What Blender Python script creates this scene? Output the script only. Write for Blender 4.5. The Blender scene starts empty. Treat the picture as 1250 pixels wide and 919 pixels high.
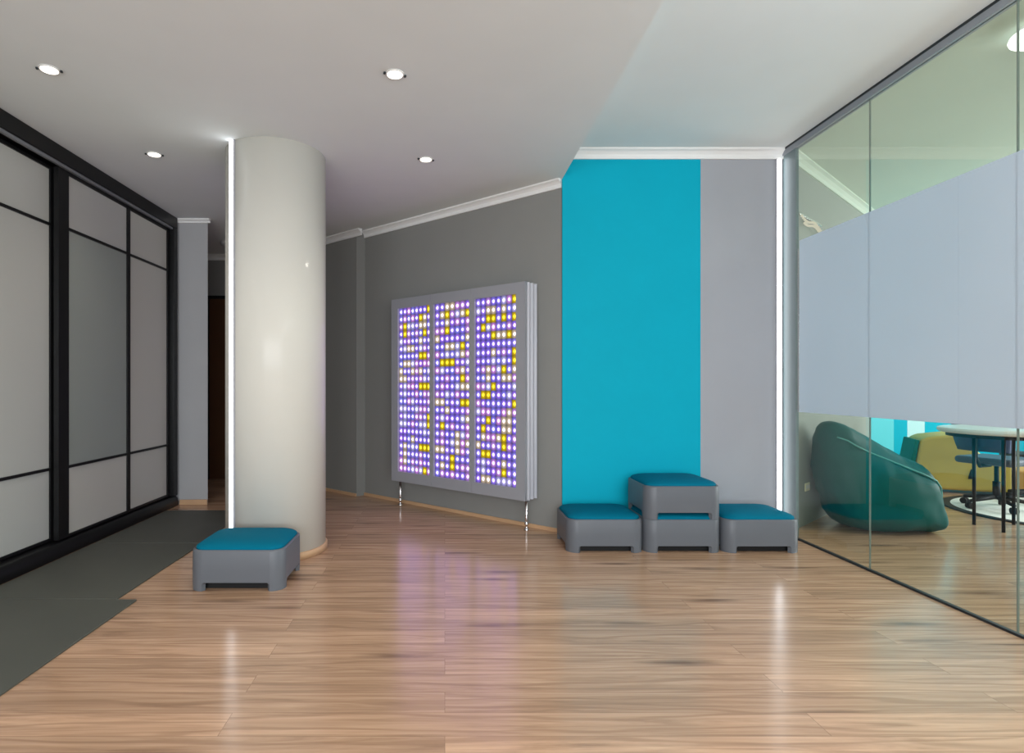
import bpy, bmesh, math, random
from mathutils import Vector, Matrix
random.seed(7)
C = bpy.context.scene.collection
PI = math.pi

# ------------------------------------------------------------------ materials
def nmat(name):
    m = bpy.data.materials.new(name); m.use_nodes = True
    nt = m.node_tree
    for n in list(nt.nodes): nt.nodes.remove(n)
    out = nt.nodes.new('ShaderNodeOutputMaterial')
    return m, nt, out
def nd(nt, t, **kw):
    n = nt.nodes.new(t)
    for k, v in kw.items():
        if hasattr(n, k): setattr(n, k, v)
        else: n.inputs[k].default_value = v
    return n
def lin(r, g, b):
    f = lambda c: (c/255/12.92) if c/255 <= .04045 else ((c/255+.055)/1.055)**2.4
    return (f(r), f(g), f(b), 1)
def pbr(name, col, rough=.5, spec=.5, metal=0, coat=0, coat_rough=.1, bump=0, bump_scale=200, var=.03, sheen=0):
    """plain paint / plastic / metal with a little procedural variation"""
    m, nt, out = nmat(name)
    b = nd(nt, 'ShaderNodeBsdfPrincipled')
    b.inputs['Roughness'].default_value = rough
    b.inputs['Specular IOR Level'].default_value = spec
    b.inputs['Metallic'].default_value = metal
    b.inputs['Coat Weight'].default_value = coat
    b.inputs['Coat Roughness'].default_value = coat_rough
    b.inputs['Sheen Weight'].default_value = sheen
    tc = nd(nt, 'ShaderNodeTexCoord')
    nz = nd(nt, 'ShaderNodeTexNoise'); nz.inputs['Scale'].default_value = 3; nz.inputs['Detail'].default_value = 3
    nt.links.new(tc.outputs['Object'], nz.inputs['Vector'])
    mx = nd(nt, 'ShaderNodeMix', data_type='RGBA')
    mx.inputs['A'].default_value = tuple(min(1, c*(1-var)) for c in col[:3]) + (1,)
    mx.inputs['B'].default_value = tuple(min(1, c*(1+var)) for c in col[:3]) + (1,)
    nt.links.new(nz.outputs['Fac'], mx.inputs['Factor'])
    nt.links.new(mx.outputs['Result'], b.inputs['Base Color'])
    if bump:
        n2 = nd(nt, 'ShaderNodeTexNoise'); n2.inputs['Scale'].default_value = bump_scale
        nt.links.new(tc.outputs['Object'], n2.inputs['Vector'])
        bp = nd(nt, 'ShaderNodeBump'); bp.inputs['Strength'].default_value = bump; bp.inputs['Distance'].default_value = .002
        nt.links.new(n2.outputs['Fac'], bp.inputs['Height'])
        nt.links.new(bp.outputs['Normal'], b.inputs['Normal'])
    nt.links.new(b.outputs[0], out.inputs[0])
    return m
def emit(name, col, s):
    m, nt, out = nmat(name)
    e = nd(nt, 'ShaderNodeEmission'); e.inputs[0].default_value = col; e.inputs[1].default_value = s
    nt.links.new(e.outputs[0], out.inputs[0]); return m

def floor_mat():
    m, nt, out = nmat('oak_planks'); L = nt.links.new
    b = nd(nt, 'ShaderNodeBsdfPrincipled')
    tc = nd(nt, 'ShaderNodeTexCoord')
    br = nd(nt, 'ShaderNodeTexBrick'); br.offset = .37; br.offset_frequency = 2
    br.inputs['Color1'].default_value = (0, 0, 0, 1); br.inputs['Color2'].default_value = (1, 1, 1, 1)
    br.inputs['Scale'].default_value = 1; br.inputs['Mortar Size'].default_value = .0012
    br.inputs['Mortar'].default_value = (.5, .5, .5, 1)
    br.inputs['Brick Width'].default_value = 2.1; br.inputs['Row Height'].default_value = .14
    br.inputs['Mortar Smooth'].default_value = .1
    L(tc.outputs['Object'], br.inputs['Vector'])
    # per-plank offset of the grain
    sep = nd(nt, 'ShaderNodeSeparateXYZ'); L(tc.outputs['Object'], sep.inputs[0])
    mu = nd(nt, 'ShaderNodeMath', operation='MULTIPLY'); mu.inputs[1].default_value = 37
    L(br.outputs['Color'], mu.inputs[0])
    cmb = nd(nt, 'ShaderNodeCombineXYZ')
    L(sep.outputs['X'], cmb.inputs[0]); L(sep.outputs['Y'], cmb.inputs[1]); L(mu.outputs[0], cmb.inputs[2])
    mp = nd(nt, 'ShaderNodeMapping'); mp.inputs['Scale'].default_value = (.55, 8, 1)
    L(cmb.outputs[0], mp.inputs[0])
    grain = nd(nt, 'ShaderNodeTexNoise'); grain.inputs['Scale'].default_value = 2.2; grain.inputs['Detail'].default_value = 7
    grain.inputs['Roughness'].default_value = .62; grain.inputs['Distortion'].default_value = 1.4
    L(mp.outputs[0], grain.inputs['Vector'])
    mp2 = nd(nt, 'ShaderNodeMapping'); mp2.inputs['Scale'].default_value = (.35, 34, 1)
    L(cmb.outputs[0], mp2.inputs[0])
    fine = nd(nt, 'ShaderNodeTexNoise'); fine.inputs['Scale'].default_value = 2; fine.inputs['Detail'].default_value = 4
    L(mp2.outputs[0], fine.inputs['Vector'])
    # knots: a few dark stretched cells
    mp3 = nd(nt, 'ShaderNodeMapping'); mp3.inputs['Scale'].default_value = (1.0, 6, 1)
    L(cmb.outputs[0], mp3.inputs[0])
    vor = nd(nt, 'ShaderNodeTexVoronoi'); vor.inputs['Scale'].default_value = 1.15
    dn = nd(nt, 'ShaderNodeTexNoise'); dn.inputs['Scale'].default_value = 5
    L(mp3.outputs[0], dn.inputs['Vector'])
    mxv = nd(nt, 'ShaderNodeMix', data_type='RGBA'); mxv.inputs['Factor'].default_value = .12
    L(mp3.outputs[0], mxv.inputs['A']); L(dn.outputs['Color'], mxv.inputs['B'])
    L(mxv.outputs['Result'], vor.inputs['Vector'])
    kr = nd(nt, 'ShaderNodeMapRange'); kr.inputs['From Min'].default_value = .04; kr.inputs['From Max'].default_value = .22
    kr.inputs['To Min'].default_value = .7; kr.inputs['To Max'].default_value = 0
    L(vor.outputs['Distance'], kr.inputs['Value'])
    cr = nd(nt, 'ShaderNodeValToRGB'); e = cr.color_ramp.elements
    e[0].position = .22; e[0].color = lin(147, 114, 90)
    e[1].position = .75; e[1].color = lin(205, 168, 138)
    x = e.new(.5); x.color = lin(186, 149, 120)
    L(grain.outputs['Fac'], cr.inputs['Fac'])
    fr = nd(nt, 'ShaderNodeMix', data_type='RGBA', blend_type='OVERLAY'); fr.inputs['Factor'].default_value = .30
    L(cr.outputs['Color'], fr.inputs['A']); L(fine.outputs['Fac'], fr.inputs['B'])
    mp4 = nd(nt, 'ShaderNodeMapping'); mp4.inputs['Scale'].default_value = (.45, 2.6, 1)
    L(cmb.outputs[0], mp4.inputs[0])
    wv = nd(nt, 'ShaderNodeTexWave', wave_type='BANDS', bands_direction='Y'); wv.inputs['Scale'].default_value = 1.5
    wv.inputs['Distortion'].default_value = 11; wv.inputs['Detail'].default_value = 3; wv.inputs['Detail Scale'].default_value = .8; wv.inputs['Detail Roughness'].default_value = .55
    L(mp4.outputs[0], wv.inputs['Vector'])
    wr = nd(nt, 'ShaderNodeMapRange', interpolation_type='SMOOTHSTEP'); wr.inputs['From Min'].default_value = .0; wr.inputs['From Max'].default_value = .16
    wr.inputs['To Min'].default_value = .55; wr.inputs['To Max'].default_value = 0
    L(wv.outputs['Fac'], wr.inputs['Value'])
    wm = nd(nt, 'ShaderNodeMath', operation='MULTIPLY'); L(wr.outputs['Result'], wm.inputs[0]); L(grain.outputs['Fac'], wm.inputs[1])
    # plank to plank tone
    tr = nd(nt, 'ShaderNodeMapRange'); tr.inputs['To Min'].default_value = .86; tr.inputs['To Max'].default_value = 1.10
    L(br.outputs['Color'], tr.inputs['Value'])
    pm = nd(nt, 'ShaderNodeMix', data_type='RGBA', blend_type='MULTIPLY'); pm.inputs['Factor'].default_value = 1
    L(fr.outputs['Result'], pm.inputs['A']); L(tr.outputs['Result'], pm.inputs['B'])
    gm = nd(nt, 'ShaderNodeMix', data_type='RGBA'); gm.inputs['B'].default_value = lin(112, 78, 56)
    L(wm.outputs[0], gm.inputs['Factor']); L(pm.outputs['Result'], gm.inputs['A'])
    km = nd(nt, 'ShaderNodeMix', data_type='RGBA'); km.inputs['B'].default_value = lin(86, 58, 42)
    L(kr.outputs['Result'], km.inputs['Factor']); L(gm.outputs['Result'], km.inputs['A'])
    jm = nd(nt, 'ShaderNodeMix', data_type='RGBA'); jm.inputs['B'].default_value = lin(92, 66, 50)
    jf = nd(nt, 'ShaderNodeMath', operation='MULTIPLY'); jf.inputs[1].default_value = .45
    L(br.outputs['Fac'], jf.inputs[0]); L(jf.outputs[0], jm.inputs['Factor'])
    L(km.outputs['Result'], jm.inputs['A'])
    L(jm.outputs['Result'], b.inputs['Base Color'])
    rr = nd(nt, 'ShaderNodeMapRange'); rr.inputs['To Min'].default_value = .13; rr.inputs['To Max'].default_value = .24
    L(grain.outputs['Fac'], rr.inputs['Value']); L(rr.outputs['Result'], b.inputs['Roughness'])
    b.inputs['Specular IOR Level'].default_value = .5
    bp = nd(nt, 'ShaderNodeBump'); bp.inputs['Strength'].default_value = .25; bp.inputs['Distance'].default_value = .0012
    L(grain.outputs['Fac'], bp.inputs['Height']); L(bp.outputs['Normal'], b.inputs['Normal'])
    L(b.outputs[0], out.inputs[0]); return m

def glass_mat(name, tint, k=1.5):
    m, nt, out = nmat(name); L = nt.links.new
    tr = nd(nt, 'ShaderNodeBsdfTransparent'); tr.inputs[0].default_value = tint
    gl = nd(nt, 'ShaderNodeBsdfGlossy'); gl.inputs['Roughness'].default_value = .01
    gl.inputs[0].default_value = (.95, 1, .98, 1)
    fr = nd(nt, 'ShaderNodeFresnel'); fr.inputs['IOR'].default_value = 1.5
    ge = nd(nt, 'ShaderNodeNewGeometry')
    inv = nd(nt, 'ShaderNodeMath', operation='SUBTRACT'); inv.inputs[0].default_value = 1
    L(ge.outputs['Backfacing'], inv.inputs[1])
    mu = nd(nt, 'ShaderNodeMath', operation='MULTIPLY'); L(fr.outputs[0], mu.inputs[0]); L(inv.outputs[0], mu.inputs[1])
    mk = nd(nt, 'ShaderNodeMath', operation='MULTIPLY', use_clamp=True); mk.inputs[1].default_value = k; L(mu.outputs[0], mk.inputs[0])
    mx = nd(nt, 'ShaderNodeMixShader'); L(mk.outputs[0], mx.inputs[0]); L(tr.outputs[0], mx.inputs[1]); L(gl.outputs[0], mx.inputs[2])
    L(mx.outputs[0], out.inputs[0]); return m

def frost_mat():
    m, nt, out = nmat('frosted_film'); L = nt.links.new
    tc = nd(nt, 'ShaderNodeTexCoord')
    nz = nd(nt, 'ShaderNodeTexNoise'); nz.inputs['Scale'].default_value = 1.2
    L(tc.outputs['Object'], nz.inputs['Vector'])
    cr = nd(nt, 'ShaderNodeMix', data_type='RGBA'); L(nz.outputs['Fac'], cr.inputs['Factor'])
    cr.inputs['A'].default_value = (.66, .71, .78, 1); cr.inputs['B'].default_value = (.72, .76, .83, 1)
    d = nd(nt, 'ShaderNodeBsdfDiffuse'); L(cr.outputs['Result'], d.inputs[0])
    t = nd(nt, 'ShaderNodeBsdfTranslucent'); L(cr.outputs['Result'], t.inputs[0])
    mx = nd(nt, 'ShaderNodeMixShader'); mx.inputs[0].default_value = .5
    L(d.outputs[0], mx.inputs[1]); L(t.outputs[0], mx.inputs[2])
    g = nd(nt, 'ShaderNodeBsdfGlossy'); g.inputs['Roughness'].default_value = .3
    m2 = nd(nt, 'ShaderNodeMixShader'); m2.inputs[0].default_value = .06
    L(mx.outputs[0], m2.inputs[1]); L(g.outputs[0], m2.inputs[2])
    L(m2.outputs[0], out.inputs[0]); return m

def led_mat():
    """diode plate: every cell glows in the colour of its own diode, brightest over the diode"""
    m, nt, out = nmat('led_matrix'); L = nt.links.new
    at = nd(nt, 'ShaderNodeAttribute', attribute_name='diode')
    uv = nd(nt, 'ShaderNodeUVMap', uv_map='cell')
    ds = nd(nt, 'ShaderNodeVectorMath', operation='DISTANCE'); ds.inputs[1].default_value = (.5, .5, 0)
    tc = nd(nt, 'ShaderNodeTexCoord')
    wv = nd(nt, 'ShaderNodeTexNoise'); wv.inputs['Scale'].default_value = 14; wv.inputs['Distortion'].default_value = 3
    L(tc.outputs['Object'], wv.inputs['Vector'])
    mw = nd(nt, 'ShaderNodeMix', data_type='RGBA'); mw.inputs['Factor'].default_value = .1
    L(uv.outputs[0], mw.inputs['A']); L(wv.outputs['Color'], mw.inputs['B'])
    L(mw.outputs['Result'], ds.inputs[0])
    core = nd(nt, 'ShaderNodeMapRange', interpolation_type='SMOOTHSTEP')
    core.inputs['From Min'].default_value = .0; core.inputs['From Max'].default_value = .27
    core.inputs['To Min'].default_value = 1.1; core.inputs['To Max'].default_value = 0
    L(ds.outputs['Value'], core.inputs['Value'])
    halo = nd(nt, 'ShaderNodeMapRange', interpolation_type='SMOOTHSTEP')
    halo.inputs['From Min'].default_value = .2; halo.inputs['From Max'].default_value = .62
    halo.inputs['To Min'].default_value = 1.0; halo.inputs['To Max'].default_value = .30
    L(ds.outputs['Value'], halo.inputs['Value'])
    wc = nd(nt, 'ShaderNodeMix', data_type='RGBA'); wc.inputs['B'].default_value = (.80, .52, 1, 1)
    wf = nd(nt, 'ShaderNodeMath', operation='MULTIPLY'); L(core.outputs['Result'], wf.inputs[0]); L(at.outputs['Alpha'], wf.inputs[1])
    L(wf.outputs[0], wc.inputs['Factor']); L(at.outputs['Color'], wc.inputs['A'])
    st = nd(nt, 'ShaderNodeMath', operation='ADD')
    cs = nd(nt, 'ShaderNodeMath', operation='MULTIPLY'); cs.inputs[1].default_value = 7.5
    L(core.outputs['Result'], cs.inputs[0]); L(cs.outputs[0], st.inputs[0]); L(halo.outputs['Result'], st.inputs[1])
    sc = nd(nt, 'ShaderNodeMath', operation='MULTIPLY'); sc.inputs[1].default_value = LED_GAIN
    L(st.outputs[0], sc.inputs[0])
    e = nd(nt, 'ShaderNodeEmission'); L(wc.outputs['Result'], e.inputs[0]); L(sc.outputs[0], e.inputs[1])
    L(e.outputs[0], out.inputs[0]); return m

LED_GAIN = 1.1
EXPOSURE = -0.20
M = dict(
    floor=floor_mat(),
    ceil=pbr('ceiling_paint', (.715, .75, .75, 1), .85, .2),
    white=pbr('white_trim', (.80, .80, .79, 1), .5, .4),
    teal=pbr('teal_paint', lin(0, 163, 188), .65, .12),
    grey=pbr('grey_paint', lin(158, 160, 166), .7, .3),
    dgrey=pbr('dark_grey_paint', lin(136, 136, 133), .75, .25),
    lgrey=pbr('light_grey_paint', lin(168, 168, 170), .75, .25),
    green_wall=pbr('sage_paint', lin(140, 146, 138), .8, .2),
    room_ceiling=pbr('pale_sage_ceiling', lin(186, 198, 184), .85, .2),
    column=pbr('column_paint', lin(212, 209, 200), .6, .05, coat=.6, coat_rough=.14, var=.01),
    wood=pbr('wood_trim', lin(196, 158, 122), .4, .4, var=.12),
    black=pbr('black_frame', lin(17, 17, 18), .38, .3),
    blacksat=pbr('black_matte', lin(16, 16, 17), .6, .3),
    panel=pbr('grey_lacquer', lin(180, 180, 175), .28, .5, coat=.3, coat_rough=.1, var=.015),
    panel_w=pbr('warm_grey_lacquer', lin(190, 188, 179), .28, .5, coat=.3, coat_rough=.1, var=.015),
    smoke=pbr('smoked_panel', lin(148, 153, 148), .18, .6, coat=.4, coat_rough=.05, var=.015),
    mat=pbr('olive_rubber', lin(80, 81, 74), .55, .4, bump=.5, bump_scale=260, var=.12),
    shell=pbr('grey_plastic', lin(96, 99, 105), .40, .3, var=.01),
    cushion=pbr('teal_fabric', lin(0, 101, 126), .8, .08, bump=.2, bump_scale=500, var=.03),
    strip=emit('led_strip', (.92, .96, 1, 1), 8),
    lens=emit('downlight_glow', (1, .92, .78, 1), 4),
    alu=pbr('brushed_grey_metal', lin(128, 130, 134), .35, .5, metal=.3),
    silver=pbr('silver_edge', lin(172, 172, 180), .35, .5),
    frame=pbr('panel_frame', lin(144, 145, 151), .45, .4, var=.01),
    chrome=pbr('chrome', (.75, .72, .72, 1), .12, .5, metal=1),
    rail=pbr('rail_metal', lin(138, 142, 148), .4, .4),
    dark=pbr('dark_gasket', lin(34, 40, 44), .5, .4),
    glass=glass_mat('partition_glass', (.945, .98, .955, 1)),
    joint=pbr('glass_edge', lin(112, 120, 114), .3, .5),
    jamb=pbr('satin_jamb', lin(108, 122, 124), .4, .3),
    film=frost_mat(),
    door=pbr('dark_walnut', lin(84, 54, 34), .4, .4, var=.2),
    bean=pbr('dark_teal_leatherette', lin(0, 82, 78), .48, .12, var=.06, bump=.15, bump_scale=60),
    bean_seam=pbr('teal_piping', lin(70, 150, 142), .35, .5),
    yellow=pbr('mustard_fabric', lin(190, 166, 78), .6, .3),
    brown=pbr('ochre_fabric', lin(178, 132, 58), .6, .3),
    green=pbr('dark_green_fabric', lin(0, 98, 78), .6, .3),
    navy=pbr('navy_mesh', lin(44, 66, 104), .4, .5, var=.2),
    slate=pbr('slate_fabric', lin(78, 90, 106), .6, .4),
    rug=pbr('white_rug', lin(226, 226, 220), .9, .1, bump=.6, bump_scale=120),
    cyan=pbr('light_cyan_paint', lin(88, 196, 208), .6, .3),
    pale=pbr('pale_cyan_paint', lin(176, 214, 218), .6, .3),
    tabletop=pbr('white_laminate', lin(238, 238, 236), .3, .5),
    ivory=pbr('ivory_plastic', lin(226, 216, 178), .4, .4),
    dome=emit('opal_glass_lit', (1, .98, .93, 1), 2.2),
    bead=emit('warm_bead', (1, .9, .70, 1), .8),
    opal=pbr('opal_glass', lin(214, 214, 212), .3, .5),
)
M['led'] = led_mat()
M['column'].node_tree.nodes['Principled BSDF'].inputs['Coat IOR'].default_value = 1.32

# ------------------------------------------------------------------ mesh helpers
def box(bm, x0, x1, y0, y1, z0, z1):
    v = [bm.verts.new((x, y, z)) for z in (z0, z1) for y in (y0, y1) for x in (x0, x1)]
    for f in ((0, 2, 3, 1), (4, 5, 7, 6), (0, 1, 5, 4), (2, 6, 7, 3), (0, 4, 6, 2), (1, 3, 7, 5)):
        bm.faces.new([v[i] for i in f])
    return v
def prism(bm, pts, z0, z1):
    a = [bm.verts.new((x, y, z0)) for x, y in pts]; b = [bm.verts.new((x, y, z1)) for x, y in pts]
    n = len(pts)
    for i in range(n): bm.faces.new((a[i], a[(i+1) % n], b[(i+1) % n], b[i]))
    bm.faces.new(a[::-1]); bm.faces.new(b)
def tube(bm, p, q, r, r2=None, n=12, cap=True):
    p, q = Vector(p), Vector(q); d = (q-p).normalized(); r2 = r if r2 is None else r2
    u = d.orthogonal().normalized(); w = d.cross(u)
    A = [bm.verts.new(p+(u*math.cos(2*PI*i/n)+w*math.sin(2*PI*i/n))*r) for i in range(n)]
    B = [bm.verts.new(q+(u*math.cos(2*PI*i/n)+w*math.sin(2*PI*i/n))*r2) for i in range(n)]
    for i in range(n): bm.faces.new((A[i], A[(i+1) % n], B[(i+1) % n], B[i]))
    if cap: bm.faces.new(A[::-1]); bm.faces.new(B)
def lathe(bm, prof, c=(0, 0, 0), n=32):
    """prof: list of (r, z); r may be 0 at the ends"""
    rings = []
    for r, z in prof:
        if r < 1e-6: rings.append([bm.verts.new((c[0], c[1], c[2]+z))])
        else: rings.append([bm.verts.new((c[0]+r*math.cos(2*PI*i/n), c[1]+r*math.sin(2*PI*i/n), c[2]+z)) for i in range(n)])
    for a, b in zip(rings, rings[1:]):
        for i in range(n):
            j = (i+1) % n
            if len(a) == 1 and len(b) == 1: continue
            if len(a) == 1: bm.faces.new((a[0], b[i], b[j]))
            elif len(b) == 1: bm.faces.new((a[i], a[j], b[0]))
            else: bm.faces.new((a[i], a[j], b[j], b[i]))
    for ring, flip in ((rings[0], True), (rings[-1], False)):
        if len(ring) > 1: bm.faces.new(ring[::-1] if flip else ring)
def sweep(bm, pts, r, n=8):
    P = [Vector(p) for p in pts]; rings = []
    for i, p in enumerate(P):
        d = (P[min(i+1, len(P)-1)]-P[max(i-1, 0)]).normalized()
        u = d.cross(Vector((0, 0, 1)));  u = u.normalized() if u.length > 1e-4 else Vector((1, 0, 0))
        w = d.cross(u)
        rings.append([bm.verts.new(p+(u*math.cos(2*PI*k/n)+w*math.sin(2*PI*k/n))*r) for k in range(n)])
    for a, b in zip(rings, rings[1:]):
        for k in range(n): bm.faces.new((a[k], a[(k+1) % n], b[(k+1) % n], b[k]))
    bm.faces.new(rings[0][::-1]); bm.faces.new(rings[-1])
def obj(name, bm, mat, parent=None, smooth=False, bevel=0, kind=None, loc=None, segs=2):
    bmesh.ops.recalc_face_normals(bm, faces=bm.faces)
    me = bpy.data.meshes.new(name); bm.to_mesh(me); bm.free()
    for m in (mat if isinstance(mat, list) else [mat]): me.materials.append(m)
    o = bpy.data.objects.new(name, me); C.objects.link(o)
    if parent: o.parent = parent
    if loc: o.location = loc
    if smooth: me.shade_smooth()
    if bevel:
        b = o.modifiers.new('bevel', 'BEVEL'); b.width = bevel; b.segments = segs; b.limit_method = 'ANGLE'
        me.shade_smooth()
        b.harden_normals = True
    if kind: o['kind'] = kind
    return o
def bx(name, x0, x1, y0, y1, z0, z1, mat, parent=None, bevel=0, kind=None):
    bm = bmesh.new(); box(bm, x0, x1, y0, y1, z0, z1); return obj(name, bm, mat, parent, bevel=bevel, kind=kind)
def thing(name, label, cat, loc=(0, 0, 0), rz=0, group=None):
    o = bpy.data.objects.new(name, None); o.empty_display_size = .1; C.objects.link(o)
    o.location = loc; o.rotation_euler = (0, 0, rz); o['label'] = label; o['category'] = cat
    if group: o['group'] = group
    return o
def tag(o, label, cat, group=None):
    o['label'] = label; o['category'] = cat
    if group: o['group'] = group
    return o
def dup(root, loc, rz, label, group=None):
    r = root.copy(); C.objects.link(r); r.location = loc; r.rotation_euler = (0, 0, rz); r['label'] = label
    if group: r['group'] = group
    for ch in list(root.children):
        c = ch.copy(); C.objects.link(c); c.parent = r
        for g in ch.children:
            d = g.copy(); C.objects.link(d); d.parent = c
    return r
def structure(name, bm, mat, bevel=0): return obj(name, bm, mat, bevel=bevel, kind='structure')

# ------------------------------------------------------------------ dimensions (metres, camera at x=y=0, looking +y)
ZL, ZH = 2.87, 3.10            # lowered and upper ceiling
YB = 4.64                      # teal back wall
XG = 2.744                     # glass partition
XS = 0.951                     # ceiling step / corner of the slanted wall
YR = -3.4                      # rear wall, behind the camera
d_ = Vector((-.753, .658, 0)).normalized()      # along the slanted grey wall, away from the corner
n_ = Vector((-d_.y, d_.x, 0))                   # towards the room
if n_.y > 0: n_ = -n_
P0 = Vector((XS, YB+.02, 0))
def W(t, h=0, z=0): return P0 + d_*t + n_*h + Vector((0, 0, z))

# ------------------------------------------------------------------ floor, ceilings, walls
bm = bmesh.new(); box(bm, -4.5, 8.4, YR-.2, 8.0, -.1, 0); structure('floor', bm, M['floor'])
bm = bmesh.new(); box(bm, -4.5, XS, YR-.2, 8.0, ZL, ZH+.1); structure('ceiling', bm, M['ceil'])
bm = bmesh.new(); box(bm, XS+.001, XG+.03, YR-.2, YB+.15, ZH, ZH+.1); structure('ceiling_upper', bm, M['ceil'])
bm = bmesh.new(); box(bm, XG+.031, 8.4, YR-.2, 8.0, ZH, ZH+.1); structure('ceiling_side_room', bm, M['room_ceiling'])

# back wall: a teal painted field and a grey one
XT = 2.07
bm = bmesh.new()
box(bm, XS, XT, YB, YB+.15, 0, ZH); box(bm, XT, XG+.055, YB, YB+.15, 0, ZH)
o = structure('wall_back', bm, [M['teal'], M['grey']])
for f in o.data.polygons:
    f.material_index = 0 if f.center.x < XT-.0005 else 1
# slanted wall with the light panel
T_END = 3.75
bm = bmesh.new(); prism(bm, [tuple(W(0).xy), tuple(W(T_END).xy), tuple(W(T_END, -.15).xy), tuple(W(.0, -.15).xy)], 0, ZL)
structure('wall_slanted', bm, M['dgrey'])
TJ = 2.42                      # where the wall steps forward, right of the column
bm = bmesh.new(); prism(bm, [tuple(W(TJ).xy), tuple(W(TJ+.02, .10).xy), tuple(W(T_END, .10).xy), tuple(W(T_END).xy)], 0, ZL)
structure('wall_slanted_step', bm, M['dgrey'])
# corridor behind
YC = 5.76; XC = -2.39; YE = 7.36
bm = bmesh.new(); prism(bm, [(-4.4, YC), (XC, YC+.02), (XC-.10, YC+.15), (-4.4, YC+.15)], 0, ZL); structure('wall_left', bm, M['lgrey'])
bm = bmesh.new(); box(bm, -4.4, -1.6, YE, YE+.12, 0, ZL); box(bm, -4.5, -4.4, YC, YE+.12, 0, ZL); structure('wall_corridor_end', bm, M['dgrey'])
bm = bmesh.new(); box(bm, -3.5, -3.38, YR-.2, YC, 0, ZL); structure('wall_left_outer', bm, M['lgrey'])
# rear wall behind the camera, with a wide window
bm = bmesh.new()
box(bm, -3.4, -2.9, YR-.15, YR, 0, ZH); box(bm, 2.7, 8.4, YR-.15, YR, 0, ZH)
box(bm, -2.9, 2.7, YR-.15, YR, 0, .3); box(bm, -2.9, 2.7, YR-.15, YR, 2.7, ZH)
structure('wall_rear', bm, M['lgrey'])
bm = bmesh.new()
for x in (-2.9, -1.05, .80, 2.65): box(bm, x, x+.05, YR-.1, YR-.05, .3, 2.7)
box(bm, -2.9, 2.7, YR-.1, YR-.05, .3, .35); box(bm, -2.9, 2.7, YR-.1, YR-.05, 2.65, 2.7)
structure('window_1', bm, M['white'])

# cornices
def cornice(name, pts, ztop, size=.068, off=.055, mat='white'):
    """cove moulding along a polyline of (Vector point on wall, Vector towards room)"""
    prof = [(0, 0), (off, 0), (off, -.012), (off*.62, -.022), (off*.30, -size*.55), (.014, -size*.86), (.014, -size), (0, -size)]
    bm = bmesh.new(); rings = []
    for p, n in pts:
        rings.append([bm.verts.new(Vector((p.x, p.y, 0))+n*a+Vector((0, 0, ztop+b))) for a, b in prof])
    k = len(prof)
    for a, b in zip(rings, rings[1:]):
        for i in range(k): bm.faces.new((a[i], a[(i+1) % k], b[(i+1) % k], b[i]))
    bm.faces.new(rings[0][::-1]); bm.faces.new(rings[-1])
    return structure(name, bm, M[mat])
cornice('trim_1', [(W(0.0), n_), (W(TJ-.0), n_)], ZL)
cornice('trim_2', [(W(TJ+.0, .10)-d_*.07, n_), (W(T_END, .10), n_)], ZL)
cornice('trim_3', [(Vector((XS, YB, 0)), Vector((0, -1, 0))), (Vector((XG, YB, 0)), Vector((0, -1, 0)))], ZH, .075, .06)
cornice('trim_4', [(Vector((-3.4, YC, 0)), Vector((0, -1, 0))), (Vector((XC+.03, YC+.02, 0)), Vector((0, -1, 0)))], ZL, .04, .04)
cornice('trim_5', [(Vector((-4.4, YE, 0)), Vector((0, -1, 0))), (Vector((-1.7, YE, 0)), Vector((0, -1, 0)))], ZL, .07, .06)
# baseboards
def base_strip(name, a, b, n, h=.05, t=.014, z0=0):
    bm = bmesh.new(); q = [a, b, b+n*t, a+n*t]; prism(bm, [tuple(p.xy) for p in q], z0, z0+h)
    return structure(name, bm, M['wood'])
base_strip('baseboard_slanted', W(.02), W(TJ), n_, .03)
base_strip('baseboard_step', W(TJ+.02, .1), W(T_END, .1), n_, .03)
base_strip('baseboard_left', Vector((-2.66, YC+.003, 0)), Vector((XC, YC+.017, 0)), Vector((0, -1, 0)), .05)
base_strip('baseboard_corridor', Vector((-4.4, YE, 0)), Vector((-3.07, YE, 0)), Vector((0, -1, 0)), .05)
base_strip('baseboard_back', Vector((XS+.01, YB, 0)), Vector((XG-.08, YB, 0)), Vector((0, -1, 0)), .03)
# corridor door
bm = bmesh.new()
box(bm, -3.01, -2.20, YE-.03, YE-.002, 0, 2.30)
dr = structure('door_1', bm, M['door'])
bm = bmesh.new(); box(bm, -3.06, -3.01, YE-.05, YE-.002, 0, 2.34); box(bm, -2.20, -2.15, YE-.05, YE-.002, 0, 2.34); box(bm, -3.01, -2.20, YE-.05, YE-.002, 2.30, 2.34)
obj('door_frame', bm, M['blacksat'], dr)

# ------------------------------------------------------------------ column with its light strip
CX, CY, CR = -1.232, 4.20, .352
bm = bmesh.new(); lathe(bm, [(CR, 0), (CR, ZL)], (CX, CY, 0), 96)
col = obj('column', bm, M['column'], kind='structure')
for f in col.data.polygons: f.use_smooth = abs(f.normal.z) < .5
bm = bmesh.new(); lathe(bm, [(CR+.001, 0), (CR+.013, 0), (CR+.013, .042), (CR+.006, .05), (CR+.001, .05)], (CX, CY, 0), 96)
o = obj('baseboard_column', bm, M['wood'], smooth=True, kind='structure')
def strip_light(name, label, loc, rz, z1, w, z0=0.0):
    """aluminium profile with a lit diffuser; local +y = into the wall"""
    t = thing(name, label, 'light strip', loc, rz)
    bx('profile', -w/2-.008, w/2+.008, -.012, 0, z0, z1, M['silver'], t)
    bm = bmesh.new()
    n = 8; pts = [(-w/2+w*i/n, -.0125-.012*math.sin(PI*i/n)) for i in range(n+1)]
    prism(bm, pts[::-1] , z0+.004, z1-.004); obj('diffuser', bm, M['strip'], t)
    return t
ang = math.atan2(-.285, -.222)
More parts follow.
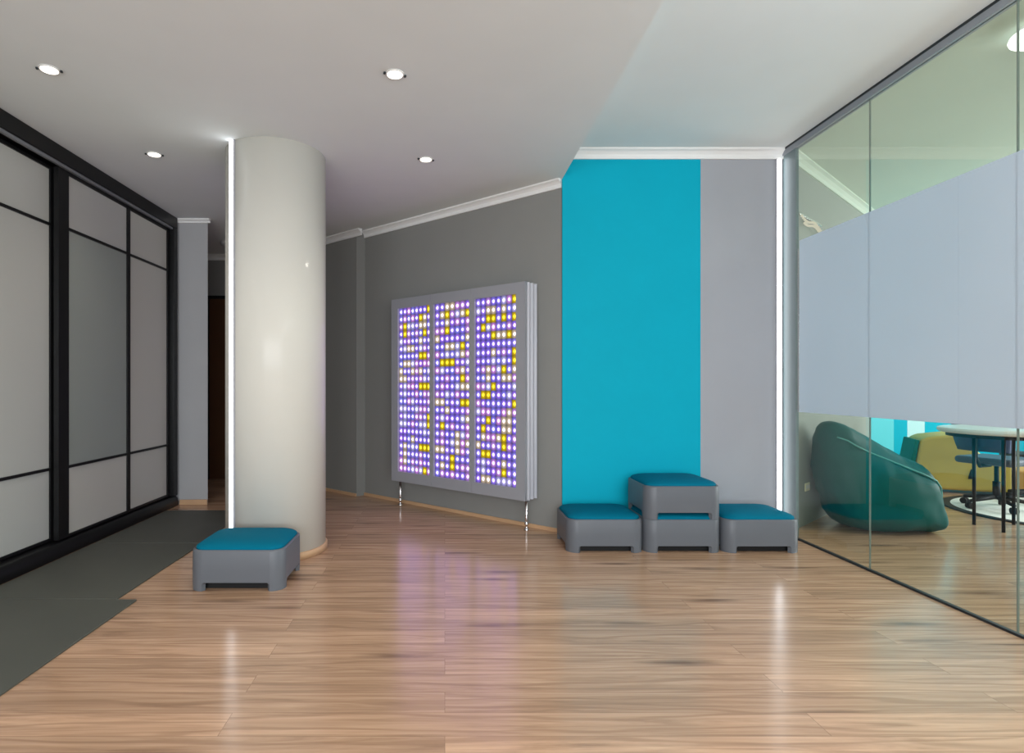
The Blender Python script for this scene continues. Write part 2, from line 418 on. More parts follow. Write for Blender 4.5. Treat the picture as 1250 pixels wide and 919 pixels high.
strip_light('light_strip', 'bright white vertical light strip on the left side of the round column', (CX+math.cos(ang)*(CR+.002), CY+math.sin(ang)*(CR+.002), 0), ang+PI/2, ZL, .040, .06)
strip_light('light_strip', 'bright white vertical light strip in the corner beside the glass wall', (2.700, YB-.001, 0), 0, ZH-.075, .034, .04)

# ------------------------------------------------------------------ glass partition (the right wall)
wall = bpy.data.objects.new('wall_right', None); C.objects.link(wall); wall['kind'] = 'structure'
def sub(name, *a): return bx(name, *a, parent=wall)
sub('top_rail', XG-.022, XG+.022, YR, YB-.001, ZH-.055, ZH, M['rail'])
sub('top_gasket', XG-.026, XG-.022, YR, YB-.001, ZH-.014, ZH, M['dark'])
sub('bottom_rail', XG-.012, XG+.012, YR, YB-.001, 0, .012, M['dark'])
sub('wall_profile', XG-.012, XG+.012, 4.465, YB-.001, .016, ZH-.055, M['jamb'])  # opaque strip added to hide the light strip's reflection in the glass
yj = [4.463, 3.70, 2.745, 1.79, .835, -.12, -1.075, -2.03, -3.38]
for a, b in zip(yj, yj[1:]):
    sub('glass_pane', XG-.005, XG+.005, b+.003, a-.003, .016, ZH-.055, M['glass'])
    sub('glass_joint', XG-.0052, XG+.0052, b-.0018, b+.0018, .016, ZH-.055, M['joint'])
ZF0, ZF1 = .992, 2.315
sub('edge_profile', XG-.010, XG-.0052, 4.433, 4.445, ZF0, ZF1-.06, M['chrome'])
sub('frosted_film', XG-.0090, XG-.0062, 3.054, 4.425, ZF0, ZF1, M['film'])
sub('frosted_film', XG-.0090, XG-.0062, YR+.2, 3.053, ZF0, ZF1, M['film'])

# ------------------------------------------------------------------ side room behind the glass
D1 = Vector((2.775, YB, 0)); D2 = Vector((4.66, 6.30, 0)); dd = (D2-D1).normalized(); dn = Vector((dd.y, -dd.x, 0))
bm = bmesh.new(); prism(bm, [tuple(D1.xy), tuple(D2.xy), (D2.x, 7.6), (D2.x-.12, 7.6), (D2.x-.12, D2.y+.05), (2.775, YB+.14)], 0, ZH); structure('wall_diagonal', bm, M['green_wall'])
cornice('trim_6', [(D1, dn), (D2+dd*.05, dn)], ZH, .075, .065, 'room_ceiling')
XW = [4.66, 5.66, 5.95, 6.13, 6.36, 8.4]
bm = bmesh.new()
for a, b in zip(XW, XW[1:]): box(bm, a, b, 7.6, 7.75, 0, ZH)
o = structure('wall_side_room', bm, [M['cyan'], M['cyan'], M['teal'], M['pale'], M['teal']])
for f in o.data.polygons:
    for i in range(5):
        if XW[i]-.001 < f.center.x < XW[i+1]+.001: f.material_index = i
bm = bmesh.new()
box(bm, 8.2, 8.35, YR, 2.2, 0, ZH); box(bm, 8.2, 8.35, 6.8, 7.6, 0, ZH); box(bm, 8.2, 8.35, 2.2, 6.8, 0, .6); box(bm, 8.2, 8.35, 2.2, 6.8, 2.7, ZH)
structure('wall_far_right', bm, M['green_wall'])
bm = bmesh.new()
for y in (2.2, 3.7, 5.25, 6.75): box(bm, 8.25, 8.3, y, y+.05, .6, 2.7)
structure('added_window', bm, M['white'])  # unseen window added to let daylight into the side room

# power outlet on the diagonal wall
s = .455; p = D1+dd*s
t = thing('power_outlet', 'small ivory power outlet low on the wall behind the glass', 'outlet', (p.x, p.y, .325), math.atan2(dd.y, dd.x))
bx('cover_plate', -.055, .055, -.010, -.001, -.035, .035, M['ivory'], t, bevel=.003)
for s in (-.026, .026):
    bm = bmesh.new(); lathe(bm, [(.019, -.003), (.019, 0), (.014, .001), (0, .001)], (0, 0, 0), 16)
    bmesh.ops.rotate(bm, verts=bm.verts, cent=(0, 0, 0), matrix=Matrix.Rotation(PI/2, 3, 'X')); bmesh.ops.translate(bm, verts=bm.verts, vec=(s, -.0105, 0))
    obj('socket', bm, M['opal'], t, smooth=True)

# beaded wall lamp above the frosted band
p = D1+dd*.35
t = thing('wall_lamp', 'small wall lamp with strings of warm glowing beads behind the glass', 'lamp', (p.x, p.y, 2.50), math.atan2(dd.y, dd.x))
bx('mounting_plate', -.12, .47, -.018, -.001, .125, .145, M['chrome'], t, bevel=.004)
for r in range(2):
    bm = bmesh.new()
    pts = [(-.11+.56*i/16, -.03-.02*r, .11-.05*r-.035*i/16-.018*math.sin(2.5*PI*i/16+r)) for i in range(17)]
    for q in pts: bmesh.ops.create_uvsphere(bm, u_segments=8, v_segments=6, radius=.011, matrix=Matrix.Translation(q))
    sweep(bm, pts, .002, 5)
    obj('bead_string', bm, M['bead'], t, smooth=True)

# flush ceiling light at the right edge
t = thing('ceiling_light', 'white round ceiling light behind the glass at the right edge', 'ceiling light', (3.17, 3.03, ZH))
bm = bmesh.new(); lathe(bm, [(.11, 0), (.11, -.028), (.10, -.032), (0, -.032)], n=40); obj('mount', bm, M['white'], t, smooth=False)
bm = bmesh.new(); lathe(bm, [(.136, -.030), (.142, -.045), (.138, -.057), (.11, -.070), (.06, -.077), (0, -.08)], n=48); obj('shade', bm, M['dome'], t, smooth=True)

# bean bag
def beanbag():
    t = thing('bean_bag', 'dark teal leatherette bean bag chair on the floor behind the glass', 'bean bag', (3.66, 4.86, 0))
    Yc = 4.86
    sec = [  # x, z low, z high, half depth, y offset
        (3.105, .52, .72, .05, -.02), (3.13, .40, .84, .11, -.06), (3.18, .27, .905, .16, -.08), (3.245, .14, .905, .20, -.075), (3.31, .05, .87, .245, -.06),
        (3.40, .005, .825, .285, -.03), (3.52, 0, .765, .32, -.01), (3.67, 0, .685, .34, -.01), (3.82, 0, .61, .34, -.01), (3.93, 0, .545, .32, -.01), (3.99, 0, .47, .30, 0), (4.02, .005, .37, .27, 0), (4.03, .04, .26, .22, 0)]
    n = 28; bm = bmesh.new(); rings = []
    for x, a, b, w, yo in sec:
        ring = []
        for i in range(n):
            th = 2*PI*i/n; c, s = math.cos(th), math.sin(th)
            e = .62
            yy = w*math.copysign(abs(c)**e, c)
            zz = (a+b)/2+(b-a)/2*math.copysign(abs(s)**(.75 if s > 0 else .45), s)
            # upper part narrows, lower part bulges
            k = (zz-a)/max(b-a, 1e-3)
            yy *= 1.08-.32*k*k
            ring.append(bm.verts.new((x-3.66, yo+yy, zz)))
        rings.append(ring)
    for A, B in zip(rings, rings[1:]):
        for i in range(n): bm.faces.new((A[i], A[(i+1) % n], B[(i+1) % n], B[i]))
    bm.faces.new(rings[0][::-1]); bm.faces.new(rings[-1])
    o = obj('cover', bm, M['bean'], t, smooth=True)
    sm = o.modifiers.new('subd', 'SUBSURF'); sm.levels = sm.render_levels = 2
    tx = bpy.data.textures.new('folds', 'CLOUDS'); tx.noise_scale = .22
    dm = o.modifiers.new('folds', 'DISPLACE'); dm.texture = tx; dm.strength = .05; dm.mid_level = .5
    # piping along the seam between top and front
    pts = []
    for x, a, b, w, yo in sec[2:12]:
        i = 19.6; th = 2*PI*(-.125)
        k = .80; zz = a+(b-a)*k
        pts.append((x-3.66, yo-w*(1.08-.32*k*k)*.945, zz))
    # smooth it
    fine = []
    for (p, q) in zip(pts, pts[1:]):
        for j in range(4): fine.append(tuple(p[c]+(q[c]-p[c])*j/4 for c in range(3)))
    bm = bmesh.new(); sweep(bm, fine+[pts[-1]], .007, 6)
    obj('piping', bm, M['bean_seam'], t, smooth=True)
beanbag()

# mustard armchair (seen from the side, backrest on the left)
t = thing('armchair', 'mustard yellow low armchair with dark green back beyond the bean bag', 'armchair', (5.90, 6.51, 0), -.45)
def extr(pts, y0, y1):
    bm = bmesh.new()
    a = [bm.verts.new((x, y0, z)) for x, z in pts]; b = [bm.verts.new((x, y1, z)) for x, z in pts]
    n = len(pts)
    for i in range(n): bm.faces.new((a[i], a[(i+1) % n], b[(i+1) % n], b[i]))
    bm.faces.new(a[::-1]); bm.faces.new(b); return bm
obj('body', extr([(-.47, .03), (-.50, .30), (-.46, .58), (-.38, .62), (-.12, .66), (-.02, .63), (.02, .50), (.10, .42), (.30, .38), (.34, .30), (.34, .03)], -.25, .25), M['yellow'], t, bevel=.035)
obj('back_panel', extr([(-.505, .05), (-.545, .32), (-.50, .58), (-.462, .575), (-.505, .30), (-.475, .04)], -.24, .24), M['green'], t, bevel=.006)
obj('seat_extension', extr([(.345, .03), (.345, .29), (.95, .28), (1.0, .22), (1.0, .03)], -.24, .24), M['brown'], t, bevel=.03)
bm = bmesh.new(); prism(bm, [(-.025, -.055), (.018, -.055), (.03, .02), (.02, .055), (.0, .05), (-.015, 0)], -.004, .004)
bmesh.ops.rotate(bm, verts=bm.verts, cent=(0, 0, 0), matrix=Matrix.Rotation(PI/2, 3, 'X')); bmesh.ops.translate(bm, verts=bm.verts, vec=(-.02, -.256, .225))
obj('handle', bm, M['blacksat'], t)

# round rug
t = thing('rug', 'round white rug with a black border on the side room floor', 'rug', (5.78, 5.32, 0))
bm = bmesh.new(); lathe(bm, [(0, .001), (.82, .001), (.82, .010), (0, .010)], n=72); obj('pile', bm, M['rug'], t)
bm = bmesh.new(); lathe(bm, [(.82, .001), (.90, .001), (.90, .008), (.885, .0105), (.84, .0105), (.821, .010)], n=72)
bm.faces.ensure_lookup_table()
bmesh.ops.delete(bm, geom=[f for f in bm.faces if len(f.verts) > 10], context='FACES_ONLY')
obj('border', bm, M['blacksat'], t, smooth=True)

# table
t = thing('side_table', 'round white topped table on thin black legs behind the glass', 'table', (4.72, 4.80, 0))
bm = bmesh.new(); lathe(bm, [(0, .795), (.43, .795), (.455, .805), (.46, .82), (.455, .835), (.43, .842), (0, .842)], n=64); obj('tabletop', bm, M['tabletop'], t, smooth=False)
bm = bmesh.new(); lathe(bm, [(0, .765), (.40, .765), (.40, .794), (0, .794)], n=64); obj('underframe', bm, M['blacksat'], t)
for x, y in ((-.17, -.13), (-.17, .13), (.17, -.13), (.17, .13)):
    bm = bmesh.new(); tube(bm, (x, y, 0), (x, y, .766), .012, .014); obj('leg', bm, M['blacksat'], t, smooth=True)

# swivel chairs
def swivel(label, loc, rz, mb, ms, group):
    t = thing('swivel_chair', label, 'office chair', loc, rz, group)
    for i in range(5):
        a = 2*PI*i/5+.3; c, s = math.cos(a), math.sin(a)
        bm = bmesh.new(); tube(bm, (c*.03, s*.03, .11), (c*.26, s*.26, .075), .024, .016, 8); lg = obj('base_arm', bm, M['blacksat'], t, smooth=True)
        bm = bmesh.new()
        for e in (-1, 1):
            q = Vector((c*.26-s*.016*e, s*.26+c*.016*e, .030)); ax = Vector((-s, c, 0))
            tube(bm, q-ax*.009, q+ax*.009, .030, None, 14)
        tube(bm, (c*.26, s*.26, .03), (c*.26, s*.26, .085), .010, None, 8)
        obj('caster', bm, M['blacksat'], lg)
    bm = bmesh.new(); tube(bm, (0, 0, .09), (0, 0, .26), .03); tube(bm, (0, 0, .26), (0, 0, .43), .018); obj('gas_lift', bm, M['blacksat'], t, smooth=True)
    bm = bmesh.new(); box(bm, -.23, .23, -.23, .23, .43, .50); obj('seat', bm, ms, t, bevel=.03, segs=3)
    bm = bmesh.new(); rows = []
    for k in range(9):
        z = .56+.46*k/8; w = .20+.03*math.sin(PI*k/8); rr = []
        for j in range(9):
            u = -1+2*j/8; rr.append((-.25-.03*math.sin(PI*k/8)+.06*u*u-.03*k/8, u*w, z))
        rows.append(rr)
    V = [[bm.verts.new(p) for p in r] for r in rows]; Bk = [[bm.verts.new((p[0]-.03, p[1], p[2])) for p in r] for r in rows]
    for k in range(8):
        for j in range(8):
            bm.faces.new((V[k][j], V[k][j+1], V[k+1][j+1], V[k+1][j])); bm.faces.new((Bk[k][j], Bk[k+1][j], Bk[k+1][j+1], Bk[k][j+1]))
    for k in range(8):
        for j in (0, 8): bm.faces.new((V[k][j], V[k+1][j], Bk[k+1][j], Bk[k][j]))
    for j in range(8):
        for k in (0, 8): bm.faces.new((V[k][j], V[k][j+1], Bk[k][j+1], Bk[k][j]))
    obj('backrest', bm, mb, t, smooth=True)
    bm = bmesh.new(); sweep(bm, [(-.10, 0, .42), (-.26, 0, .42), (-.32, 0, .50), (-.325, 0, .72)], .016, 8); obj('back_support', bm, M['blacksat'], t, smooth=True)
    return t
swivel('swivel chair with navy blue backrest and slate seat behind the round table', (5.32, 5.53, .011), .35, M['navy'], M['slate'], None)
swivel('black swivel chair behind the navy chair, by the ochre seat', (5.97, 5.79, .011), 2.6, M['blacksat'], M['blacksat'], None)

# ------------------------------------------------------------------ wardrobe
XWD = -2.672
w = thing('wardrobe', 'black framed wardrobe with sliding grey panel doors along the left wall', 'wardrobe', (XWD, 4.0, 0))
def wx(x): return x
Y0, Y1 = 1.2-4.0, 5.735-4.0
bx('carcass', -.66, -.13, Y0, Y1-.01, .10, ZL-.002, M['black'], w)
bx('top_rail', -.66, 0, Y0, Y1, ZL-.115, ZL-.001, M['black'], w, bevel=.006)
bx('track', -.035, -.012, Y0, Y1-.02, ZL-.135, ZL-.115, M['alu'], w)
bm = bmesh.new(); pts = [(0.01, 0), (.012, .035), (.002, .075), (-.02, .098), (-.10, .10), (-.66, .10), (-.66, 0)]
a = [bm.verts.new((x, Y0, z)) for x, z in pts]; b = [bm.verts.new((x, Y1, z)) for x, z in pts]
for i in range(len(pts)): bm.faces.new((a[i], a[(i+1) % len(pts)], b[(i+1) % len(pts)], b[i]))
bm.faces.new(a[::-1]); bm.faces.new(b); obj('plinth', bm, M['black'], w, bevel=.008)
bx('end_stile', -.66, 0, Y1-.075, Y1, .10, ZL-.114, M['black'], w, bevel=.006)
# doors: (y0, y1, x face, left stile, right stile, panel materials low/mid/high)
def sdoor(ya, yb, xf, sl, sr, mats):
    bm = bmesh.new(); t0, t1 = .11, ZL-.137
    zb, z1, z2, zt = .128, .612, 2.325, ZL-.16
    box(bm, xf-.035, xf, ya, ya+sl, t0, t1); box(bm, xf-.035, xf, yb-sr, yb, t0, t1)
    for z0, zz in ((t0, zb), (z1-.010, z1+.010), (z2-.010, z2+.010), (zt, t1)): box(bm, xf-.034, xf-.001, ya+sl, yb-sr, z0, zz)
    d = obj('door', bm, M['black'], w)
    for m_, za, zc in zip(mats, (zb, z1+.010, z2+.010), (z1-.010, z2-.010, zt)):
        bx('door_panel', xf-.030, xf-.012, ya+sl-.002, yb-sr+.002, za-.001, zc+.001, m_, d)
    return d
P, PW, SM = M['panel'], M['panel_w'], M['smoke']
sdoor(1.25-4, 2.62-4, -.04, .05, .05, (P, P, P))
sdoor(2.60-4, 4.06-4, -.085, .03, .05, (P, P, P))
sdoor(4.02-4, 4.925-4, -.035, .11, .03, (PW, SM, P))
sdoor(4.925-4, 5.66-4, -.040, .022, .05, (PW, PW, PW))

# ------------------------------------------------------------------ floor mats
mt = []
def floor_mat_thing(x0, x1, y0, y1, label, dz=.010):
    bm = bmesh.new(); box(bm, x0, x1, y0, y1, .0005, dz); o = obj('floor_mat', bm, M['mat'], bevel=.003); tag(o, label, 'mat', 'dark olive floor mats along the wardrobe'); return o
floor_mat_thing(-2.645, -1.712, 1.30, 3.187, 'dark olive floor mat nearest the camera, widest of the row', .011)
floor_mat_thing(-2.645, -1.828, 3.197, 4.322, 'dark olive floor mat in the middle of the row by the wardrobe')
floor_mat_thing(-2.645, -1.855, 4.334, 5.46, 'dark olive floor mat at the far end beside the column')

# ------------------------------------------------------------------ stools
SW, SD, SH = .552, .465, .238
def rr_outline(w, d, r, seg=8, wide=12, deep=10):
    """rounded rectangle outline, counter-clockwise, with (x, y, tag) where tag marks straight sides"""
    pts = []
    hx, hy = w/2-r, d/2-r
    def arc(cx, cy, a0):
        for i in range(seg+1):
            a = a0+PI/2*i/seg; pts.append((cx+r*math.cos(a), cy+r*math.sin(a)))
    arc(hx, -hy, -PI/2); arc(hx, hy, 0); arc(-hx, hy, PI/2); arc(-hx, -hy, PI)
    out = []
    for i, p in enumerate(pts):
        q = pts[(i+1) % len(pts)]; out.append(p)
        if (Vector(q)-Vector(p)).length > .1:
            k = wide if abs(q[0]-p[0]) > abs(q[1]-p[1]) else deep
            for j in range(1, k): out.append((p[0]+(q[0]-p[0])*j/k, p[1]+(q[1]-p[1])*j/k))
    return out
def shell_mesh():
    bm = bmesh.new(); ins = .022
    cutx, cuty, ch = SW/2-.078, SD/2-.082, .050
    # perimeter with breakpoints exactly on the cut edges
    O = []
    base = rr_outline(SW, SD, .078, 8, 1, 1)
    for i, p in enumerate(base):
        q = base[(i+1) % len(base)]; O.append(p)
        if (Vector(q)-Vector(p)).length > .1:
            if abs(q[0]-p[0]) > abs(q[1]-p[1]):
                s = 1 if q[0] > p[0] else -1
                for xx in (-cutx*s, -(cutx-.012)*s, (cutx-.012)*s, cutx*s): O.append((xx, p[1]))
            else:
                s = 1 if q[1] > p[1] else -1
                for yy in (-cuty*s, -(cuty-.012)*s, (cuty-.012)*s, cuty*s): O.append((p[0], yy))
    n = len(O)
    def cut(p):
        if abs(abs(p[1])-SD/2) < 1e-5: return 1 if abs(p[0]) < cutx-.011 else (.76 if abs(p[0]) < cutx+.0005 else 0)
        if abs(abs(p[0])-SW/2) < 1e-5: return 1 if abs(p[1]) < cuty-.011 else (.76 if abs(p[1]) < cuty+.0005 else 0)
        return 0
    def edge_cut(p, q): return cut(p) > 0 and cut(q) > 0
    def inset(p, d):
        sx, sy = (SW/2-d)/(SW/2), (SD/2-d)/(SD/2); return (p[0]*sx, p[1]*sy)
    def lay(fn): return [bm.verts.new(fn(p)) for p in O]
    flo = lay(lambda p: (p[0]*.995, p[1]*.995, 0))
    cutl = lay(lambda p: (p[0], p[1], ch*(cut(p) if cut(p) else 1)))
    up = [lay(lambda p, z=z, d=d: inset(p, d)+(z,)) for z, d in ((SH*.5, 0), (SH-.010, .001), (SH-.003, .004), (SH, .009), (SH-.002, .015), (SH-.02, ins), (ch+.01, ins))]
    icut = lay(lambda p: inset(p, ins)+(ch*(cut(p) if cut(p) else 1),))
    iflo = lay(lambda p: inset(p, ins)+(0,))
    chain = [cutl]+up+[icut]
    for a, b in zip(chain, chain[1:]):
        for i in range(n):
            j = (i+1) % n; bm.faces.new((a[i], a[j], b[j], b[i]))
    for i in range(n):
        j = (i+1) % n; p, q = O[i], O[j]
        if edge_cut(p, q): bm.faces.new((cutl[i], icut[i], icut[j], cutl[j]))
        else:
            bm.faces.new((flo[i], flo[j], cutl[j], cutl[i])); bm.faces.new((icut[i], icut[j], iflo[j], iflo[i])); bm.faces.new((iflo[i], iflo[j], flo[j], flo[i]))
            for k, other in ((i, O[i-1]), (j, O[(j+1) % n])):
                if edge_cut(O[k], other if k == j else other) and cut(O[k]) > 0: bm.faces.new((flo[k], cutl[k], icut[k], iflo[k]))
    bmesh.ops.delete(bm, geom=[v for v in bm.verts if not v.link_faces], context='VERTS')
    return bm
def cushion_mesh():
    bm = bmesh.new(); O = rr_outline(SW, SD, .085, 8, 10, 8); n = len(O)
    prof = [(.0175, SH-.012), (.014, SH+.002), (.017, SH+.012), (.028, SH+.021), (.05, SH+.030), (.085, SH+.038), (.13, SH+.043), (.18, SH+.0455)]
    rings = []
    for d, z in prof:
        rings.append([bm.verts.new((p[0]*(SW/2-d)/(SW/2), p[1]*(SD/2-d)/(SD/2), z)) for p in O])
    for a, b in zip(rings, rings[1:]):
        for i in range(n): bm.faces.new((a[i], a[(i+1) % n], b[(i+1) % n], b[i]))
    c = bm.verts.new((0, 0, SH+.0465))
    for i in range(n): bm.faces.new((rings[-1][i], rings[-1][(i+1) % n], c))
    bm.faces.new(rings[0][::-1]); return bm
GS = 'grey plastic stools with teal cushions'
st = thing('stool', 'low grey stool with teal cushion standing alone at the foot of the column', 'stool', (-1.218, 3.567, 0), 0, GS)
sh = obj('shell', shell_mesh(), M['shell'], st, smooth=True)
es = sh.modifiers.new('edges', 'EDGE_SPLIT'); es.split_angle = math.radians(40)
obj('cushion', cushion_mesh(), M['cushion'], st, smooth=True)
bm = bmesh.new(); prism(bm, [(x*.93, y*.92) for x, y in rr_outline(SW, SD, .07, 6, 1, 1)], .056, .064); obj('shade_plate', bm, M['blacksat'], st)  # black plate added to darken the shell's inside like shade
yS = 4.095+SD/2
floor_st = [st]
floor_st += [dup(st, (1.154, yS, 0), 0, 'low grey stool with teal cushion leftmost against the teal wall', GS)]
mid = (1.712, yS, 0)
floor_st += [dup(st, mid, 0, 'lower stool of the two stacked, its cushion showing only through a slot', GS)]
dup(st, (mid[0], mid[1], SH), 0, 'upper stool of the stack of two, against the teal wall', GS)
floor_st += [dup(st, (2.276, yS-.005, 0), 0, 'low grey stool with teal cushion below the corner light strip, beside the glass', GS)]
for q in floor_st:
    bm = bmesh.new(); prism(bm, [(x*.84, y*.80) for x, y in rr_outline(SW, SD, .07, 6, 1, 1)], .004, .055); obj('cutout_shade', bm, M['blacksat'], q)  # black block standing in for the shade inside the cutouts

# ------------------------------------------------------------------ diode light panel
PT = Vector((.652, 4.66, 0))           # front right edge on the floor plan
L_, Z0, Z1, TH = 1.57, .255, 2.045, .165
# keep the back clear of the wall
lp = thing('lightbox', 'large grey framed lightbox of glowing violet and yellow diodes by the slanted wall', 'lightbox', PT, math.atan2(-d_.y, -d_.x))
# local frame: +x towards the right end (so panel spans x in [-L,0]); +y away from the room (behind)
F = [(.090, .524), (.584, 1.007), (1.059, 1.480)]; FZ0, FZ1 = .352, 1.952
def slab(y0, y1):
    bm = bmesh.new(); return bm
# front frame: bars round three openings
bm = bmesh.new()
xs = [-L_, -F[2][1], -F[2][0], -F[1][1], -F[1][0], -F[0][1], -F[0][0], 0]
for a, b in ((0, 1), (2, 3), (4, 5), (6, 7)):
    mid_ = (xs[a]+xs[b])/2
    if a in (2, 4):   # the divider is the edge of two modules, with a fine joint between
        box(bm, xs[a], mid_-.001, 0, .03, Z0, Z1); box(bm, mid_+.001, xs[b], 0, .03, Z0, Z1)
    else: box(bm, xs[a], xs[b], 0, .03, Z0, Z1)
for a, b in ((1, 2), (3, 4), (5, 6)):
    box(bm, xs[a], xs[b], 0, .03, Z0, FZ0); box(bm, xs[a], xs[b], 0, .03, FZ1, Z1)
obj('front_frame', bm, M['frame'], lp)
# three stacked layers seen on the edge, each with a rounded silver rim
for k in range(3):
    y0 = .037+k*.055
    bm = bmesh.new(); n = 6
    pr = [(-.012+.020*math.sin(PI*i/n), y0+.036*i/n) for i in range(n+1)]
    A = [(-L_+.004, y0), (-L_+.004, y0+.036)] + [(x+.002, y) for x, y in pr[::-1]]
    prism(bm, A, Z0+.002, Z1-.002)
    obj('rear_layer', bm, M['silver'], lp)
bx('core', -L_+.02, -.028, .0305, .184, Z0+.02, Z1-.02, M['frame'], lp)
YW = (1, .80, .05); PW_ = (.86, .80, .55); 
yel = [ {0: [7], 1: [5], 2: [1], 3: [1, 6], 6: [5, 6], 10: [5, 6, 7], 14: [7], 15: [7], 18: [5, 6, 7], 21: [6]},
        {1: [2, 6], 3: [2], 5: [5], 7: [1, 2, 3], 9: [5], 12: [5, 6], 15: [1], 19: [3], 20: [3]},
        {0: [7], 2: [2, 3, 5, 7], 3: [1], 4: [3, 6], 6: [7], 7: [7], 8: [5], 10: [3], 11: [1, 2], 12: [7], 14: [2], 15: [1], 16: [5], 17: [5], 18: [1, 2], 20: [5]} ]
pal = [ {1: [6], 2: [5, 6], 4: [5], 5: [2, 3], 7: [1, 2], 8: [0, 3, 5], 9: [0, 1], 17: [3], 18: [1], 19: [1], 20: [1]},
        {0: [2, 3], 1: [1, 5], 2: [2], 4: [0, 6], 5: [2, 3], 6: [5], 8: [5], 10: [5, 6], 12: [0, 1], 13: [2], 14: [6], 16: [4], 17: [4, 6], 18: [0, 1, 4], 20: [1]},
        {1: [2, 3, 5], 4: [4, 5, 7], 6: [3], 8: [2, 7], 9: [2, 5, 6], 13: [6], 14: [5, 6], 15: [5, 6], 16: [1, 4], 17: [0], 19: [5], 21: [1, 2]} ]
cols = [8, 7, 8]; ROWS = 22
order = [2, 1, 0]     # F[0] is the right-hand screen
for fi, (a, b) in enumerate(F):
    which = order[fi]; nc = cols[which]
    bm = bmesh.new(); uvl = bm.loops.layers.uv.new('cell'); cl = bm.loops.layers.float_color.new('diode')
    rnd = random.Random(11+which)
    x0, x1 = -b, -a
    cw, chh = (x1-x0)/nc, (FZ1-FZ0)/ROWS
    for r in range(ROWS):
        for c in range(nc):
            if c in yel[which].get(r, []): col_, al = (.62, .43, .015), .0
            elif c in pal[which].get(r, []): col_, al = (.60, .48, .36), .9
            else:
                u = rnd.random()
                if u < .62: col_ = (.24+.10*rnd.random(), .17+.08*rnd.random(), .88)
                elif u < .85: col_ = (.46+.12*rnd.random(), .26, .74)
                else: col_ = (.46, .42, .84)
                al = .75+.25*rnd.random()
            xa, za = x0+c*cw, FZ1-(r+1)*chh
            fv = [bm.verts.new((xa+i*cw, .022, za+j*chh)) for i, j in ((0, 0), (1, 0), (1, 1), (0, 1))]
            f = bm.faces.new(fv)
            for lo, q in zip(f.loops, ((0, 0), (1, 0), (1, 1), (0, 1))):
                lo[uvl].uv = q; lo[cl] = col_+(al,)
            # the diode's little lens standing on the plate
            cx_, cz_ = xa+cw/2, za+chh/2; R = .010; k = 8
            r1 = [bm.verts.new((cx_+R*math.cos(2*PI*i/k), .0215, cz_+R*math.sin(2*PI*i/k))) for i in range(k)]
            r2 = [bm.verts.new((cx_+R*.6*math.cos(2*PI*i/k), .0155, cz_+R*.6*math.sin(2*PI*i/k))) for i in range(k)]
            fs = [bm.faces.new((r1[i], r1[(i+1) % k], r2[(i+1) % k], r2[i])) for i in range(k)] + [bm.faces.new(r2)]
            for f in fs:
                for lo in f.loops:
                    v = lo.vert.co; lo[uvl].uv = (.5+(v.x-cx_)/cw, .5+(v.z-cz_)/chh); lo[cl] = col_+(al,)
    obj('led_screen', bm, M['led'], lp)
for x in (-L_+.05, -.035):
    bm = bmesh.new(); lathe(bm, [(.021, 0), (.023, .006), (.017, .016), (.009, .022), (.011, .04), (.016, .048), (.016, .06), (.010, .066), (.0125, .075), (.0125, Z0+.003)], (x, .075, 0), 20)
    obj('leg', bm, M['chrome'], lp, smooth=True)

# ------------------------------------------------------------------ recessed downlights and corridor lamp
dl = [(-2.09, 3.03, 'recessed ceiling spotlight nearest the wardrobe and the camera'), (-2.10, 4.145, 'recessed ceiling spotlight between the wardrobe and the column top'),
      (-.268, 3.076, 'recessed ceiling spotlight near the top centre of the picture'), (-.14, 4.236, 'recessed ceiling spotlight right of the column, near the slanted wall')]
t0_ = thing('downlight', dl[0][2], 'ceiling light', (dl[0][0], dl[0][1], ZL), .3, 'recessed ceiling spotlights')
bm = bmesh.new(); lathe(bm, [(.042, -.001), (.051, -.001), (.051, -.004), (.048, -.007), (.042, -.006)], n=32)
bmesh.ops.delete(bm, geom=[f for f in bm.faces if len(f.verts) > 10], context='FACES_ONLY')
obj('trim_ring', bm, M['opal'], t0_, smooth=True)
bm = bmesh.new(); lathe(bm, [(.043, -.002), (.041, -.008), (.025, -.011), (0, -.012)], n=32); obj('lens', bm, M['lens'], t0_, smooth=True)
for s in (-1, 1): bx('clip', s*.056-.006, s*.056+.006, -.008, .008, -.010, -.001, M['dark'], t0_, bevel=.002)
for x, y, lab in dl[1:]: dup(t0_, (x, y, ZL), .3, lab)
t = thing('ceiling_light', 'unlit flush ceiling light in the corridor beyond the column', 'ceiling light', (-2.46, 6.75, ZL))
bm = bmesh.new(); lathe(bm, [(.17, 0), (.17, -.03), (.16, -.045), (.10, -.07), (0, -.08)], n=32); obj('shade', bm, M['opal'], t, smooth=True)

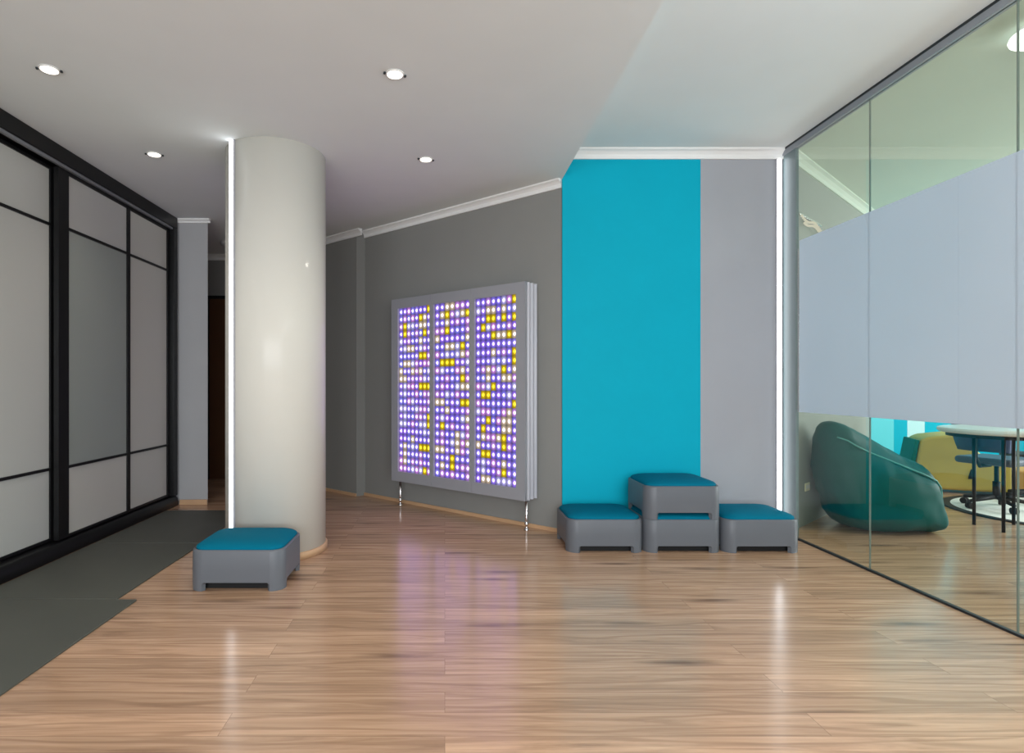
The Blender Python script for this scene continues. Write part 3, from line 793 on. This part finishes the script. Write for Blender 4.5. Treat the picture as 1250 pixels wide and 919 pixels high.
# ------------------------------------------------------------------ lights
def area(name, loc, rot, sx, sy, power, col):
    l = bpy.data.lights.new(name, 'AREA'); l.shape = 'RECTANGLE'; l.size = sx; l.size_y = sy; l.energy = power; l.color = col
    o = bpy.data.objects.new(name, l); C.objects.link(o); o.location = loc; o.rotation_euler = rot; return o
area('window_daylight', (-.1, YR-.2, 1.5), (PI/2, 0, 0), 5.6, 2.4, 400, (.92, .97, 1))
area('side_window_fill', (8.4, 4.5, 1.65), (PI/2, 0, PI/2), 4.5, 2.1, 380, (.95, .98, 1))  # added light at the unseen side window, to brighten the side room
for x, y, _ in dl + [(-2.09, 1.9, 0), (-.27, 1.9, 0), (-2.09, .7, 0), (-.27, .7, 0)]:
    l = bpy.data.lights.new('spot', 'SPOT'); l.energy = 14; l.color = (1, .92, .80); l.spot_size = 2.0; l.spot_blend = .8; l.shadow_soft_size = .04
    o = bpy.data.objects.new('downlight_beam', l); C.objects.link(o); o.location = (x, y, ZL-.02)
# lights added out of view, without fixtures, to brighten upper part and side room
area('upper_part_fill', (1.85, -1.0, ZH-.03), (0, 0, 0), .6, 1.8, 40, (1, .97, .92))
area('upper_ceiling_fill', (1.9, .5, 2.62), (PI, 0, 0), 1, 2.6, 72, (.90, .97, 1))  # unseen upward light added to brighten the upper ceiling
area('side_room_fill', (5.6, 2.4, ZH-.03), (0, 0, 0), 1.2, 1.2, 60, (1, .98, .94))
wd = bpy.data.worlds.new('sky'); bpy.context.scene.world = wd; wd.use_nodes = True
bg = wd.node_tree.nodes['Background']; bg.inputs[0].default_value = (.75, .86, 1, 1); bg.inputs[1].default_value = 1.0

# ------------------------------------------------------------------ camera
cam = bpy.data.cameras.new('camera'); cam.sensor_width = 36; cam.lens = 36*700/1250
cam.shift_x = (625-543)/1250; cam.shift_y = (470-459.5)/1250; cam.clip_start = .05
co = bpy.data.objects.new('camera', cam); C.objects.link(co); co.location = (0, 0, 1.2); co.rotation_euler = (PI/2, 0, 0)
sc = bpy.context.scene; sc.camera = co
sc.view_settings.view_transform = 'Standard'; sc.view_settings.look = 'None'
sc.view_settings.gamma = 1; sc.view_settings.use_curve_mapping = False; sc.view_settings.exposure = EXPOSURE
